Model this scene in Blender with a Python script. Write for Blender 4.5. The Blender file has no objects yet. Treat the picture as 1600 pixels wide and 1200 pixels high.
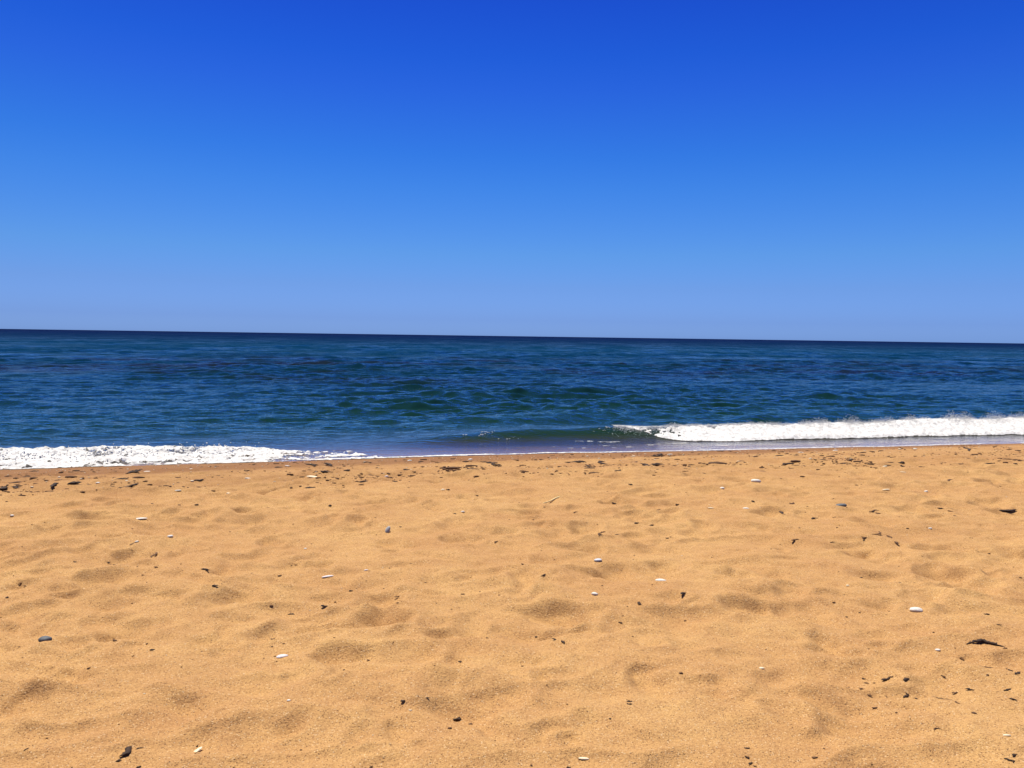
import bpy, math, random
import numpy as np
from mathutils import Matrix, Vector

R = math.radians
scene = bpy.context.scene
COL = scene.collection
random.seed(7)
rng = np.random.default_rng(11)

# ------------------------------------------------------------------ camera
CAM_H = 1.4
F_PX = 1246.0                       # focal length in pixels of the 1600 wide photograph
PITCH, ROLL = R(3.44), R(0.82)
_f = Vector((0, math.cos(PITCH), -math.sin(PITCH)))
_r0 = Vector((1, 0, 0)); _u0 = _r0.cross(_f)
CR = _r0 * math.cos(ROLL) + _u0 * math.sin(ROLL)
CU = _u0 * math.cos(ROLL) - _r0 * math.sin(ROLL)
cam_data = bpy.data.cameras.new("camera")
cam = bpy.data.objects.new("camera", cam_data); COL.objects.link(cam)
m = Matrix((CR, CU, -_f)).transposed().to_4x4(); m.translation = (0, 0, CAM_H)
cam.matrix_world = m
cam_data.sensor_width = 36.0
cam_data.lens = 36.0 * F_PX / 1600.0
cam_data.clip_start = 0.05
cam_data.clip_end = 40000
scene.camera = cam

# ------------------------------------------------------------------ sky, sun, exposure
SUN_EL, SUN_AZ = R(68), R(-38)       # azimuth measured from +Y towards +X
SKY_STRENGTH = 0.135
world = bpy.data.worlds.new("World"); scene.world = world
world.use_nodes = True
wn, wl = world.node_tree.nodes, world.node_tree.links
wn.clear()
w_out = wn.new("ShaderNodeOutputWorld"); bg = wn.new("ShaderNodeBackground")
sky = wn.new("ShaderNodeTexSky"); sky.sky_type = 'NISHITA'; sky.sun_disc = False
sky.sun_elevation = SUN_EL; sky.sun_rotation = SUN_AZ
sky.altitude = 0; sky.air_density = 1.0; sky.dust_density = 0.6; sky.ozone_density = 4.0
# the deep saturated blue of this sky: a tint that depends on the height above the horizon
tc = wn.new("ShaderNodeTexCoord"); sep = wn.new("ShaderNodeSeparateXYZ")
ramp = wn.new("ShaderNodeValToRGB"); mul = wn.new("ShaderNodeMix")
mul.data_type = 'RGBA'; mul.blend_type = 'MULTIPLY'; mul.inputs[0].default_value = 1.0
wl.new(tc.outputs['Generated'], sep.inputs[0]); wl.new(sep.outputs['Z'], ramp.inputs[0])
wl.new(sky.outputs[0], mul.inputs[6]); wl.new(ramp.outputs[0], mul.inputs[7])
SKY_TINT = [(0.003, (0.2193, 0.3974, 1.0078)), (0.020, (0.1863, 0.3280, 0.8461)), (0.060, (0.1798, 0.3048, 0.6771)), (0.100, (0.1565, 0.3176, 0.6327)),
            (0.178, (0.0981, 0.2852, 0.6413)), (0.216, (0.0726, 0.2566, 0.6450)), (0.288, (0.0538, 0.1960, 0.6537)), (0.323, (0.0395, 0.1748, 0.6416)),
            (0.388, (0.0314, 0.1343, 0.6102)), (0.60, (0.035, 0.08, 0.17))]
while len(ramp.color_ramp.elements) < len(SKY_TINT): ramp.color_ramp.elements.new(0.5)
for e, (p, c) in zip(ramp.color_ramp.elements, SKY_TINT):
    e.position = p; e.color = (*c, 1)
bg.inputs[1].default_value = SKY_STRENGTH
side = wn.new("ShaderNodeMath"); side.operation = 'MULTIPLY_ADD'; side.inputs[1].default_value = .15; side.inputs[2].default_value = 1.0
wl.new(sep.outputs['X'], side.inputs[0])                  # evens out the glow on the sun's side
even = wn.new("ShaderNodeVectorMath"); even.operation = 'SCALE'
wl.new(mul.outputs[2], even.inputs[0]); wl.new(side.outputs[0], even.inputs['Scale'])
wl.new(even.outputs[0], bg.inputs[0]); wl.new(bg.outputs[0], w_out.inputs[0])

sd = bpy.data.lights.new("sun", 'SUN'); sd.energy = 4.9; sd.angle = R(0.5); sd.color = (1.0, 0.94, 0.83)
sun = bpy.data.objects.new("sun", sd); COL.objects.link(sun)
sv = Vector((math.sin(SUN_AZ) * math.cos(SUN_EL), math.cos(SUN_AZ) * math.cos(SUN_EL), math.sin(SUN_EL)))
sun.rotation_euler = sv.to_track_quat('Z', 'Y').to_euler()
sun.location = sv * 50

vs = scene.view_settings
vs.view_transform = 'Standard'; vs.look = 'None'; vs.gamma = 1.0; vs.exposure = 0.5
scene.cycles.transparent_max_bounces = 12
scene.cycles.max_bounces = 6

# ------------------------------------------------------------------ helpers
def tag(o, label=None, cat=None, group=None, kind=None):
    if label: o["label"] = label
    if cat: o["category"] = cat
    if group: o["group"] = group
    if kind: o["kind"] = kind
    return o

def raw_mesh(name, co, quads, smooth=True):
    co = np.ascontiguousarray(co, np.float32); quads = np.ascontiguousarray(quads, np.int32)
    k = quads.shape[1]
    me = bpy.data.meshes.new(name)
    me.vertices.add(len(co)); me.vertices.foreach_set("co", co.ravel())
    me.loops.add(quads.size); me.loops.foreach_set("vertex_index", quads.ravel())
    me.polygons.add(len(quads))
    me.polygons.foreach_set("loop_start", np.arange(0, quads.size, k, dtype=np.int32))
    me.polygons.foreach_set("loop_total", np.full(len(quads), k, np.int32))
    me.polygons.foreach_set("use_smooth", np.full(len(quads), smooth, bool))
    me.update(calc_edges=True); me.validate()
    return me

def grid_quads(nr, nc):
    i = np.arange(nr - 1)[:, None] * nc + np.arange(nc - 1)[None, :]
    return np.stack([i, i + 1, i + nc + 1, i + nc], -1).reshape(-1, 4)

def link(name, me, mat):
    o = bpy.data.objects.new(name, me); COL.objects.link(o)
    if mat: me.materials.append(mat)
    return o

def attr(me, name, vals):
    a = me.attributes.new(name, 'FLOAT', 'POINT')
    a.data.foreach_set("value", np.ascontiguousarray(vals, np.float32).ravel())

def sstep(a, b, x):
    t = np.clip((x - a) / (b - a), 0, 1); return t * t * (3 - 2 * t)

def vnoise(x, y, seed=0):
    xi = np.floor(x); yi = np.floor(y); fx = x - xi; fy = y - yi
    xi = xi.astype(np.int64); yi = yi.astype(np.int64)
    def h(a, b):
        n = (a * 374761393 + b * 668265263 + seed * 982451653) & 0xFFFFFFFF
        n = ((n ^ (n >> 13)) * 1274126177) & 0xFFFFFFFF
        n = ((n ^ (n >> 16)) * 2246822519) & 0xFFFFFFFF
        return ((n ^ (n >> 15)) & 0xFFFFFF) / float(0xFFFFFF)
    u = fx * fx * fx * (fx * (fx * 6 - 15) + 10); v = fy * fy * fy * (fy * (fy * 6 - 15) + 10)
    a = h(xi, yi); b = h(xi + 1, yi); c = h(xi, yi + 1); d = h(xi + 1, yi + 1)
    return ((a + (b - a) * u) + ((c + (d - c) * u) - (a + (b - a) * u)) * v) * 2 - 1

def fbm(x, y, seed=0, oct=4, gain=0.5):
    s = 0; a = 1; t = 0
    for k in range(oct):
        s = s + a * vnoise(x * 1.0 + 17.3 * k, y * 1.0 - 9.1 * k, seed + k); t += a
        c, sn = 0.8, 0.6
        x, y = 2.03 * (c * x - sn * y), 2.03 * (sn * x + c * y); a *= gain
    return s / t

# ------------------------------------------------------------------ the lie of the land
ZW = -0.25                                        # still water level; dry sand lies near 0
def yshore(x): return 11.0 + 0.25 * x - .008 * np.clip(x, -10, 0) ** 2             # the water's edge
def base_sand(s):
    """height of the beach by distance s from the water's edge (seaward positive)"""
    s = np.asarray(s, float)
    up = ZW / 0.774 * sstep(-3.6, 1.6, s); q = np.maximum(s, 0)
    return np.where(s > 0, ZW - 0.05 * q - 0.004 * q ** 1.5, up)

def at(px, py, level=None):
    """the point of the beach (or of a level plane) that a photograph pixel looks at, and its depth"""
    d = _f + CR * ((px - 800) / F_PX) + CU * ((600 - py) / F_PX)
    if level is not None:
        t = (level - CAM_H) / d.z
    else:
        ts = np.arange(1.0, 40, 0.01)
        z = CAM_H + d.z * ts; x = d.x * ts; y = d.y * ts
        below = z <= base_sand(y - yshore(x))
        t = ts[np.argmax(below)] if below.any() else ts[-1]
    return d.x * t, d.y * t, t

# spacing of the sand grid
def axis_x():
    a = list(np.arange(-8.2, 8.2001, 0.013)); st = 0.013
    v = 8.2
    tail = []
    while v < 90: st *= 1.12; v += st; tail.append(v)
    return np.array([-t for t in tail[::-1]] + a + tail)
def axis_s():
    a = []; v = -10.2
    while v < 1.2:
        a.append(v); v += 0.0075 + 0.016 * (v + 10.2) / 11.4
    st = 0.03
    while v < 60: a.append(v); st *= 1.1; v += st
    b = []; v = -10.2; st = 0.008
    while v > -50: st *= 1.12; v -= st; b.append(v)
    return np.array(b[::-1] + a)
GX, GS = axis_x(), axis_s()
X, S = np.meshgrid(GX, GS)
Y = yshore(X) + S
Z = base_sand(S)
dry = 1 - sstep(-3.0, -1.0, S)
rel = 0.024 * fbm(X / 1.1, Y / 0.9, 3, 3) + 0.030 * fbm((X * .94 - Y * .34) / 0.42, (X * .34 + Y * .94) / 0.22, 5, 3)
# wind-blown ridges lying slightly across the beach
w = X * -0.28 + Y * 0.96 + 0.25 * fbm(X / 0.8, Y / 0.8, 21, 2)
rel += 0.016 * (1 - np.abs(vnoise(w / 0.26, (X * 0.96 + Y * 0.28) / 0.95, 33))) ** 2
rel += 0.0045 * fbm(X / 0.09, Y / 0.08, 9, 3)

# trodden hollows: (pixel x, pixel y, width, height, tilt) read off the photograph, then at home in the world
HOL = [(40,877,50,22),(80,830,45,16),(160,843,34,12),(210,866,62,20),(265,864,28,18),(259,807,30,12),(315,812,48,15),
 (375,800,34,11),(160,908,110,28),(25,922,50,18),(140,975,30,18),(215,985,95,24),(20,972,48,32),(350,983,40,18),(110,792,28,9),
 (170,784,32,9),(487,780,26,13),(545,773,38,9),(460,796,24,13),(522,814,30,12),(590,788,48,9),(650,786,24,9),(722,780,28,11),
 (560,817,34,11),(680,797,28,10),(720,847,50,17),(420,845,42,18),(475,868,20,14),(505,885,50,17),(440,913,32,20),(600,850,36,12),
 (740,972,46,30),(590,940,64,24),(735,905,26,10),(690,995,50,22),(825,806,34,12),(920,832,48,20),(855,880,36,24),(815,915,50,32),
 (880,962,86,28),(960,895,56,34),(1000,838,40,12),(1100,823,40,11),(1150,905,56,28),(1170,957,50,20),(1220,858,26,10),(1350,862,46,12),
 (1470,860,58,14),(1470,900,70,20),(1450,935,70,20),(110,1065,60,32),(60,1140,60,22),(450,1060,40,40),(455,1130,46,36),
 (1000,1000,56,24),(1005,1060,60,34),(330,1130,40,18),(520,1060,40,24),(630,1150,40,20),(840,1060,30,50),(1250,925,46,14),(1120,1075,60,24),
 (30,1100,60,30),(950,780,28,8),(1200,800,40,9),(1330,775,36,8),(1100,770,30,8),(300,850,30,10),(345,1025,46,24),(260,940,60,18),
 (770,1140,50,40),(900,1170,44,24),(1290,1010,60,24),(1420,990,56,20),(1540,900,40,14),(1560,860,36,12),(1230,1120,60,26),(550,1150,50,22),
 (200,1150,50,24),(100,1010,60,22),(410,990,36,18),(660,1040,44,18)]
hol = []
for (px, py, w_, h_) in HOL:
    x, y, t = at(px, py)
    a = w_ * t / F_PX * 0.5
    b = min(h_ * t * t / (CAM_H * F_PX) * 0.5, a * 2.2)
    hol.append((x, y, a * 1.1, max(b, a * 0.6) * 1.05, random.uniform(-.3, .3), random.uniform(.48, .82)))
for k in range(1700):
    x = random.uniform(-9, 9); s = random.uniform(-10.5, -3.0)
    a = random.uniform(.06, .19)
    hol.append((x, yshore(x) + s, a, a * random.uniform(.5, 1.0), random.uniform(-.2, .7), random.uniform(.15, .55)))
for k in range(500):
    x = random.uniform(-40, 40); s = random.uniform(-30, -3.3)
    if abs(x) < 9 and s > -11: continue
    a = random.uniform(.08, .16)
    hol.append((x, yshore(x) + s, a, a * random.uniform(.8, 1.6), random.uniform(-1, 1), random.uniform(.4, 1.1)))
wob = fbm(X / 0.12, Y / 0.12, 71, 2)
wx = 0.075 * fbm(X / .20, Y / .20, 72, 2); wy = 0.075 * fbm(X / .20, Y / .20, 73, 2)
for (x, y, a, b, rot, dep) in hol:
    s0 = y - yshore(x); rr = max(a, b) * 2.3
    i0, i1 = np.searchsorted(GX, (x - rr, x + rr)); j0, j1 = np.searchsorted(GS, (s0 - rr * 1.35, s0 + rr * 1.35))
    if i1 - i0 < 2 or j1 - j0 < 2: continue
    sl = (slice(j0, j1), slice(i0, i1))
    dx = X[sl] - x + wx[sl]; dy = Y[sl] - y + wy[sl]
    c, sn = math.cos(rot), math.sin(rot)
    q = np.sqrt(((c * dx + sn * dy) / a) ** 2 + ((-sn * dx + c * dy) / b) ** 2) * (1 + 0.22 * wob[sl])
    sz = min(a, b)
    rel[sl] += dep * sz * (-0.36 * np.exp(-(q / 0.80) ** 3) + 0.11 * np.exp(-((q - 1.25) / 0.34) ** 2))
Zs = Z + 1.2 * rel * (0.06 + 0.94 * dry)
# small churned lumps where weed has been washed up
band = sstep(-3.5, -3.0, S) * (1 - sstep(-1.2, -0.5, S))
Zs += band * 0.026 * np.maximum(0, fbm(X / 0.13, S / 0.16, 41, 3)) * (1.1 - 0.4 * sstep(0, 6, X))
Zs[S > 0.0] = Z[S > 0.0]

def ground(x, y):
    s = y - yshore(x)
    i = min(max(int(np.searchsorted(GX, x)) - 1, 0), len(GX) - 2); j = min(max(int(np.searchsorted(GS, s)) - 1, 0), len(GS) - 2)
    u = (x - GX[i]) / (GX[i + 1] - GX[i]); v = (s - GS[j]) / (GS[j + 1] - GS[j])
    return float((Zs[j, i] * (1 - u) + Zs[j, i + 1] * u) * (1 - v) + (Zs[j + 1, i] * (1 - u) + Zs[j + 1, i + 1] * u) * v)

# ------------------------------------------------------------------ materials
def new_mat(name):
    mt = bpy.data.materials.new(name); mt.use_nodes = True
    nt = mt.node_tree; nt.nodes.clear()
    return mt, nt.nodes, nt.links
class NB:
    """terse node building"""
    def __init__(s, name): s.mt, s.n, s.l = new_mat(name)
    def new(s, t, **kw):
        nd = s.n.new(t)
        for k, v in kw.items(): setattr(nd, k, v)
        return nd
    def put(s, inp, v):
        if hasattr(v, 'is_output'): s.l.new(v, inp)
        else: inp.default_value = v
    def math(s, op, a, b=0.0, c=None, clamp=False):
        nd = s.new("ShaderNodeMath", operation=op, use_clamp=clamp); s.put(nd.inputs[0], a); s.put(nd.inputs[1], b)
        if c is not None: s.put(nd.inputs[2], c)
        return nd.outputs[0]
    def mix(s, f, a, b, mode='MIX'):
        nd = s.new("ShaderNodeMix", data_type='RGBA', blend_type=mode)
        s.put(nd.inputs[0], f)
        for i, v in ((6, a), (7, b)): s.put(nd.inputs[i], v if hasattr(v, 'is_output') or len(v) == 4 else (*v, 1))
        return nd.outputs[2]
    def ramp(s, f, stops, interp='LINEAR'):
        nd = s.new("ShaderNodeValToRGB"); s.put(nd.inputs[0], f); cr = nd.color_ramp; cr.interpolation = interp
        while len(cr.elements) < len(stops): cr.elements.new(0.5)
        for e, (p, c) in zip(cr.elements, stops):
            e.position = p; e.color = (*c, 1) if hasattr(c, '__len__') else (c, c, c, 1)
        return nd.outputs[0]
    def attr(s, name): return s.new("ShaderNodeAttribute", attribute_name=name).outputs['Fac']
    def pos(s): return s.new("ShaderNodeNewGeometry").outputs['Position']
    def scale(s, v, sc, rot=(0, 0, 0)):
        nd = s.new("ShaderNodeMapping"); s.put(nd.inputs[0], v); nd.inputs['Scale'].default_value = sc; nd.inputs['Rotation'].default_value = rot
        return nd.outputs[0]
    def noise(s, v, sc, det=3, rough=.55, dist=0):
        nd = s.new("ShaderNodeTexNoise"); s.put(nd.inputs['Vector'], v)
        nd.inputs['Scale'].default_value = sc; nd.inputs['Detail'].default_value = det; nd.inputs['Roughness'].default_value = rough; nd.inputs['Distortion'].default_value = dist
        return nd.outputs[0]
    def bump(s, h, dist, strength=1.0, n=None):
        nd = s.new("ShaderNodeBump"); s.put(nd.inputs['Height'], h); nd.inputs['Distance'].default_value = dist; s.put(nd.inputs['Strength'], strength)
        if n is not None: s.l.new(n, nd.inputs['Normal'])
        return nd.outputs[0]
    def out(s, sh):
        o = s.new("ShaderNodeOutputMaterial"); s.l.new(sh, o.inputs[0]); return s.mt
    def principled(s, col, rough, normal=None, spec=0.5):
        p = s.new("ShaderNodeBsdfPrincipled"); s.put(p.inputs['Base Color'], col if hasattr(col, 'is_output') or len(col) == 4 else (*col, 1)); s.put(p.inputs['Roughness'], rough)
        s.put(p.inputs['Specular IOR Level'], spec)
        if normal is not None: s.l.new(normal, p.inputs['Normal'])
        return p.outputs[0]

def sand_material():
    b = NB("beach_sand"); P = b.pos()
    broad = b.noise(P, 1.3, 3); mid = b.noise(P, 9, 4)
    grain = b.noise(P, 210, 2, .7); grain2 = b.noise(P, 90, 2, .6)
    vor = b.new("ShaderNodeTexVoronoi"); b.put(vor.inputs['Vector'], P); vor.inputs['Scale'].default_value = 260
    cell = b.new("ShaderNodeSeparateColor"); b.put(cell.inputs[0], vor.outputs['Color'])
    c = b.mix(b.ramp(broad, [(.35, 0), (.68, 1)]), (.525, .310, .123), (.455, .248, .098))
    c = b.mix(b.math('MULTIPLY', b.ramp(mid, [(.4, 0), (.7, 1)]), .35), c, (.36, .185, .080))
    c = b.mix(b.ramp(grain2, [(.38, .30), (.56, 0)]), c, (.21, .095, .042))
    c = b.mix(b.ramp(grain, [(.30, .55), (.47, 0)]), c, (.17, .075, .033))
    c = b.mix(b.ramp(grain, [(.56, 0), (.72, .55)]), c, (.66, .44, .21))
    c = b.mix(b.ramp(cell.outputs[0], [(.955, 0), (.98, .45)]), c, (.74, .58, .38))
    c = b.mix(b.ramp(cell.outputs[1], [(.94, 0), (.97, .75)]), c, (.09, .045, .025))
    wet = b.attr("wet")
    wc = b.mix(1.0, c, (.52, .445, .40, 1), 'MULTIPLY')
    c = b.mix(wet, c, wc)
    h = b.math('ADD', b.math('MULTIPLY', grain, .6), b.math('MULTIPLY', grain2, .8))
    n = b.bump(h, .009, b.math('MULTIPLY_ADD', wet, -.55, .75))
    rough = b.math('MULTIPLY_ADD', wet, -.15, .95)
    return b.out(b.principled(c, rough, n, .12))

def water_material():
    b = NB("sea_water"); P = b.pos()
    s = b.attr("sea_s"); depth = b.attr("depth")
    ls = b.math('DIVIDE', b.math('LOGARITHM', b.math('ADD', s, 1.0), 10.0), 3.5)     # 0 at the edge, 1 at about 3 km
    body = b.ramp(ls, [(0.0, (.120, .100, .072)), (.065, (.060, .058, .042)), (.115, (.012, .036, .024)), (.22, (.006, .030, .026)), (.34, (.004, .023, .031)),
                       (.46, (.002, .021, .044)), (.57, (.001, .023, .058)), (.66, (.0006, .013, .048)), (.80, (.0004, .006, .042)), (1, (.0003, .004, .036))])
    reef = b.noise(b.scale(P, (.10, .20, 1), (0, 0, R(-14))), 1.0, 5, .65)
    zone = b.ramp(ls, [(.34, 0), (.40, 1), (.46, 1), (.50, 0)])
    body = b.mix(b.math('MULTIPLY', b.ramp(reef, [(.47, 0), (.60, .85)]), zone), body, (.009, .012, .010))
    # ripples too fine for the mesh, long across the wind
    r1 = b.noise(b.scale(P, (1.6, 3.6, 1), (0, 0, R(-14))), 1.0, 4, .65, .4)
    r2 = b.noise(b.scale(P, (6.0, 12.0, 1), (0, 0, R(-10))), 1.0, 4, .65, .3)
    far = b.noise(b.scale(P, (.10, .30, 1), (0, 0, R(-14))), 1.0, 4, .65)
    calm = b.ramp(s, [(0, .12), (1, 1)]) if False else b.math('MULTIPLY_ADD', b.math('MULTIPLY', s, .30, clamp=True), .80, .20)
    n = b.bump(r1, .10, b.math('MULTIPLY', calm, .75))
    n = b.bump(r2, .03, b.math('MULTIPLY', calm, .9), n)
    n = b.bump(far, .7, b.math('MULTIPLY', b.ramp(ls, [(.35, 0), (.62, 1)]), .25), n)
    fr = b.new("ShaderNodeFresnel"); fr.inputs['IOR'].default_value = 1.333; b.l.new(n, fr.inputs['Normal'])
    # a ruffled sea never mirrors fully at grazing angles: its facets stand up towards the eye
    cap = b.ramp(ls, [(0, .95), (.20, .92), (.32, .82), (.42, .62), (.50, .42), (.58, .22), (.70, .06), (1, .03)])
    g1 = b.noise(b.scale(P, (.018, .11, 1), (0, 0, R(-14))), 1.0, 5, .65); g2 = b.noise(b.scale(P, (.30, .16, 1), (0, 0, R(-14))), 1.0, 5, .7)
    gust = b.math('MULTIPLY', b.ramp(g1, [(.34, .55), (.66, 1.0)]), b.ramp(g2, [(.40, .25), (.60, 1.0)]))
    g3 = b.noise(b.scale(P, (.10, .022, 1), (0, 0, R(-10))), 1.0, 5, .72)
    gust = b.math('MULTIPLY', gust, b.math('ADD', 1.0, b.math('MULTIPLY', b.ramp(ls, [(.45, 0), (.56, 1)]), b.math('SUBTRACT', b.ramp(g3, [(.42, 0), (.58, 1)]), .45))))
    gust = b.math('MULTIPLY_ADD', b.math('SUBTRACT', b.math('MULTIPLY', gust, 1.95), 1.0), b.ramp(ls, [(.32, 0), (.5, 1)]), 1.0)
    fac = b.math('MULTIPLY', b.math('MULTIPLY', b.math('MULTIPLY_ADD', fr.outputs[0], 1.6, -.11, clamp=True), cap), gust)
    gl = b.new("ShaderNodeBsdfGlossy"); b.put(gl.inputs['Roughness'], b.ramp(ls, [(0, .22), (.1, .10), (.16, .05), (.3, .05), (.6, .08), (1, .10)])); b.l.new(n, gl.inputs['Normal'])
    gl.inputs['Color'].default_value = (1, 1, 1, 1)
    df = b.new("ShaderNodeBsdfDiffuse"); b.l.new(body, df.inputs['Color'])
    tr = b.new("ShaderNodeBsdfTransparent"); tr.inputs['Color'].default_value = (.90, .95, .95, 1)
    op = b.math('SUBTRACT', 1.0, b.math('POWER', 2.718, b.math('MULTIPLY', b.math('MAXIMUM', depth, 0), -10.0)))
    m1 = b.new("ShaderNodeMixShader"); b.l.new(op, m1.inputs[0]); b.l.new(tr.outputs[0], m1.inputs[1]); b.l.new(df.outputs[0], m1.inputs[2])
    m2 = b.new("ShaderNodeMixShader"); b.l.new(fac, m2.inputs[0]); b.l.new(m1.outputs[0], m2.inputs[1]); b.l.new(gl.outputs[0], m2.inputs[2])
    return b.out(m2.outputs[0])

def foam_material():
    b = NB("white_foam"); P = b.pos()
    n1 = b.math('MULTIPLY_ADD', b.noise(P, 14, 4, .6), .6, b.math('MULTIPLY', b.noise(P, 60, 3, .6), .4))
    c = b.mix(b.ramp(n1, [(.40, 0), (.58, 1)]), (.52, .51, .51), (.80, .80, .80))
    n = b.bump(n1, .03, .8)
    # froth scatters light through its bubbles, so its shading is softer than its outline: lean the normal upright
    up = b.new("ShaderNodeVectorMath", operation='ADD'); b.l.new(n, up.inputs[0]); up.inputs[1].default_value = (0, 0, .55)
    nm = b.new("ShaderNodeVectorMath", operation='NORMALIZE'); b.l.new(up.outputs[0], nm.inputs[0]); n = nm.outputs[0]
    df = b.new("ShaderNodeBsdfDiffuse"); b.l.new(c, df.inputs['Color']); b.l.new(n, df.inputs['Normal'])
    tl = b.new("ShaderNodeBsdfTranslucent"); b.l.new(c, tl.inputs['Color'])
    mx = b.new("ShaderNodeMixShader"); mx.inputs[0].default_value = .12
    b.l.new(df.outputs[0], mx.inputs[1]); b.l.new(tl.outputs[0], mx.inputs[2])
    return b.out(mx.outputs[0])

def stone_material(name, c1, c2, scale=60, rough=.7):
    b = NB(name); tcn = b.new("ShaderNodeTexCoord")
    n1 = b.noise(tcn.outputs['Object'], scale, 4, .6); n2 = b.noise(tcn.outputs['Object'], scale * 4, 2)
    c = b.mix(b.ramp(n1, [(.35, 0), (.65, 1)]), c1, c2)
    c = b.mix(b.ramp(n2, [(.3, .3), (.45, 0)]), c, tuple(.5 * v for v in c1))
    return b.out(b.principled(c, rough, b.bump(n2, .001, .4), .35))

M_SAND, M_WATER, M_FOAM = sand_material(), water_material(), foam_material()
M_WHITE = stone_material("white_stone", (.58, .54, .48), (.72, .68, .62))
M_MID = stone_material("mid_grey_stone", (.26, .27, .29), (.38, .38, .39))
M_PALE = stone_material("pale_lilac_shell", (.60, .54, .55), (.72, .66, .66))
M_BLUE = stone_material("pale_blue_grey_stone", (.42, .45, .50), (.56, .57, .60))
M_GREY = stone_material("dark_grey_stone", (.075, .085, .095), (.13, .14, .15))
M_CREAM = stone_material("cream_shell", (.66, .54, .36), (.78, .68, .50))
M_STRAW = stone_material("straw_stick", (.60, .45, .20), (.74, .60, .32), 120)
M_WEED = stone_material("dry_dark_seaweed", (.020, .010, .006), (.055, .028, .014), 90, .8)
M_BROWN = stone_material("brown_plant_litter", (.075, .036, .016), (.13, .065, .028), 90, .85)

# ------------------------------------------------------------------ beach
quads = grid_quads(len(GS), len(GX))
me = raw_mesh("sand", np.stack([X, Y, Zs], -1).reshape(-1, 3), quads)
edge = 0.35 * fbm(X / 1.6, S * 0.3, 77, 3)
wet = sstep(-1.75, -0.9, S + edge + 0.085 * -X.clip(-8, 8))
damp = (0.34 + .34 * (1 - sstep(-5, 1.5, X))) * sstep(-3.7, -2.7, S + 0.5 * edge) * (0.65 + 0.6 * fbm(X / .5, S / .3, 78, 3))
attr(me, "wet", np.clip(np.maximum(wet, damp), 0, 1))
tag(link("sand", me, M_SAND), kind="structure", label="golden beach sand trodden into soft hollows", cat="sand")

# ------------------------------------------------------------------ sea
def sea_rows():
    a = []; v = -0.6
    while v < 6000:
        a.append(v); v += 0.016 + 0.0032 * max(v - 2, 0) + (0.00002 * max(v - 60, 0) ** 2)
    a += [7000, 9000, 12000, 16000]
    return np.array(a)
SR = sea_rows()
U = np.linspace(-1.1, 1.1, 1000)
SS, UU = np.meshgrid(SR, U, indexing='ij')
XX = UU * (SS + 13.0) * 0.95
YY = yshore(XX) + SS
DS = np.gradient(SR)[:, None]

def breaker_h(x):
    """height of the wave that is breaking close in, along the shore"""
    return 0.215 * (.74 * sstep(-2.5, .5, x) + .26 * sstep(3, 9, x)) * (1 + .07 * np.sin(x * 1.7) + .12 * vnoise(x / .8, x * 0, 44))
def breaker_s(x): return 1.62 + 0.10 * np.sin(x * 0.9 + .5) - 0.06 * (x - 4).clip(-8, 8) * .6
def sea_z(x, s, ds=0.0):
    y = yshore(x) + s
    z = np.full_like(x, ZW)
    r = np.random.default_rng(5)
    env = sstep(0.2, 7.0, s) * .9 + .10 * sstep(0.1, .8, s)
    for k in range(84):
        lam = 0.28 * (8.0 / 0.28) ** (k / 83.0) * r.uniform(.9, 1.1)
        th = r.normal(0, .46) + 0.2                      # runs towards the beach, spread by the wind
        kk = 2 * math.pi / lam
        amp = 0.0086 * lam ** 0.80 / (1 + (lam / 3.2) ** 2)
        ph = kk * (x * math.sin(th) * -1 + y * math.cos(th)) + r.uniform(0, 6.28)
        fade = np.clip(1.6 - 5.0 * ds / lam, 0, 1)
        sn = np.sin(ph)
        z = z + env * amp * fade * (sn - 0.36 * np.cos(2 * ph))
    gust = .75 + .5 * vnoise(x / 9.0, y / 6.0, 8)
    z = ZW + (z - ZW) * gust
    # the breaking wave: steep towards the beach, long behind
    d = s - breaker_s(x)
    z = z + breaker_h(x) * np.where(d < 0, np.exp(-(d / .34) ** 2), np.exp(-(d / 1.15) ** 2))
    # a second, low swell behind it
    d2 = s - (4.6 + .25 * np.sin(x * .5))
    z = z + .11 * (0.35 + .65 * sstep(-4, 1, x)) * np.where(d2 < 0, np.exp(-(d2 / .6) ** 2), np.exp(-(d2 / 1.3) ** 2)) * (.6 + .5 * vnoise(x / 2.2, s / 5, 91))
    # swash tongues
    z = z + .012 * fbm(x / 1.7, s * .2, 60, 3) * (1 - sstep(.3, 2.0, s))
    return z
ZZ = sea_z(XX, SS, DS)
bed = base_sand(SS)
me = raw_mesh("sea", np.stack([XX, YY, ZZ], -1).reshape(-1, 3), grid_quads(len(SR), len(U)))
attr(me, "sea_s", SS.clip(0, None)); attr(me, "depth", ZZ - bed)
tag(link("sea", me, M_WATER), kind="structure", label="choppy blue sea running out to a level horizon", cat="sea")

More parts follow.
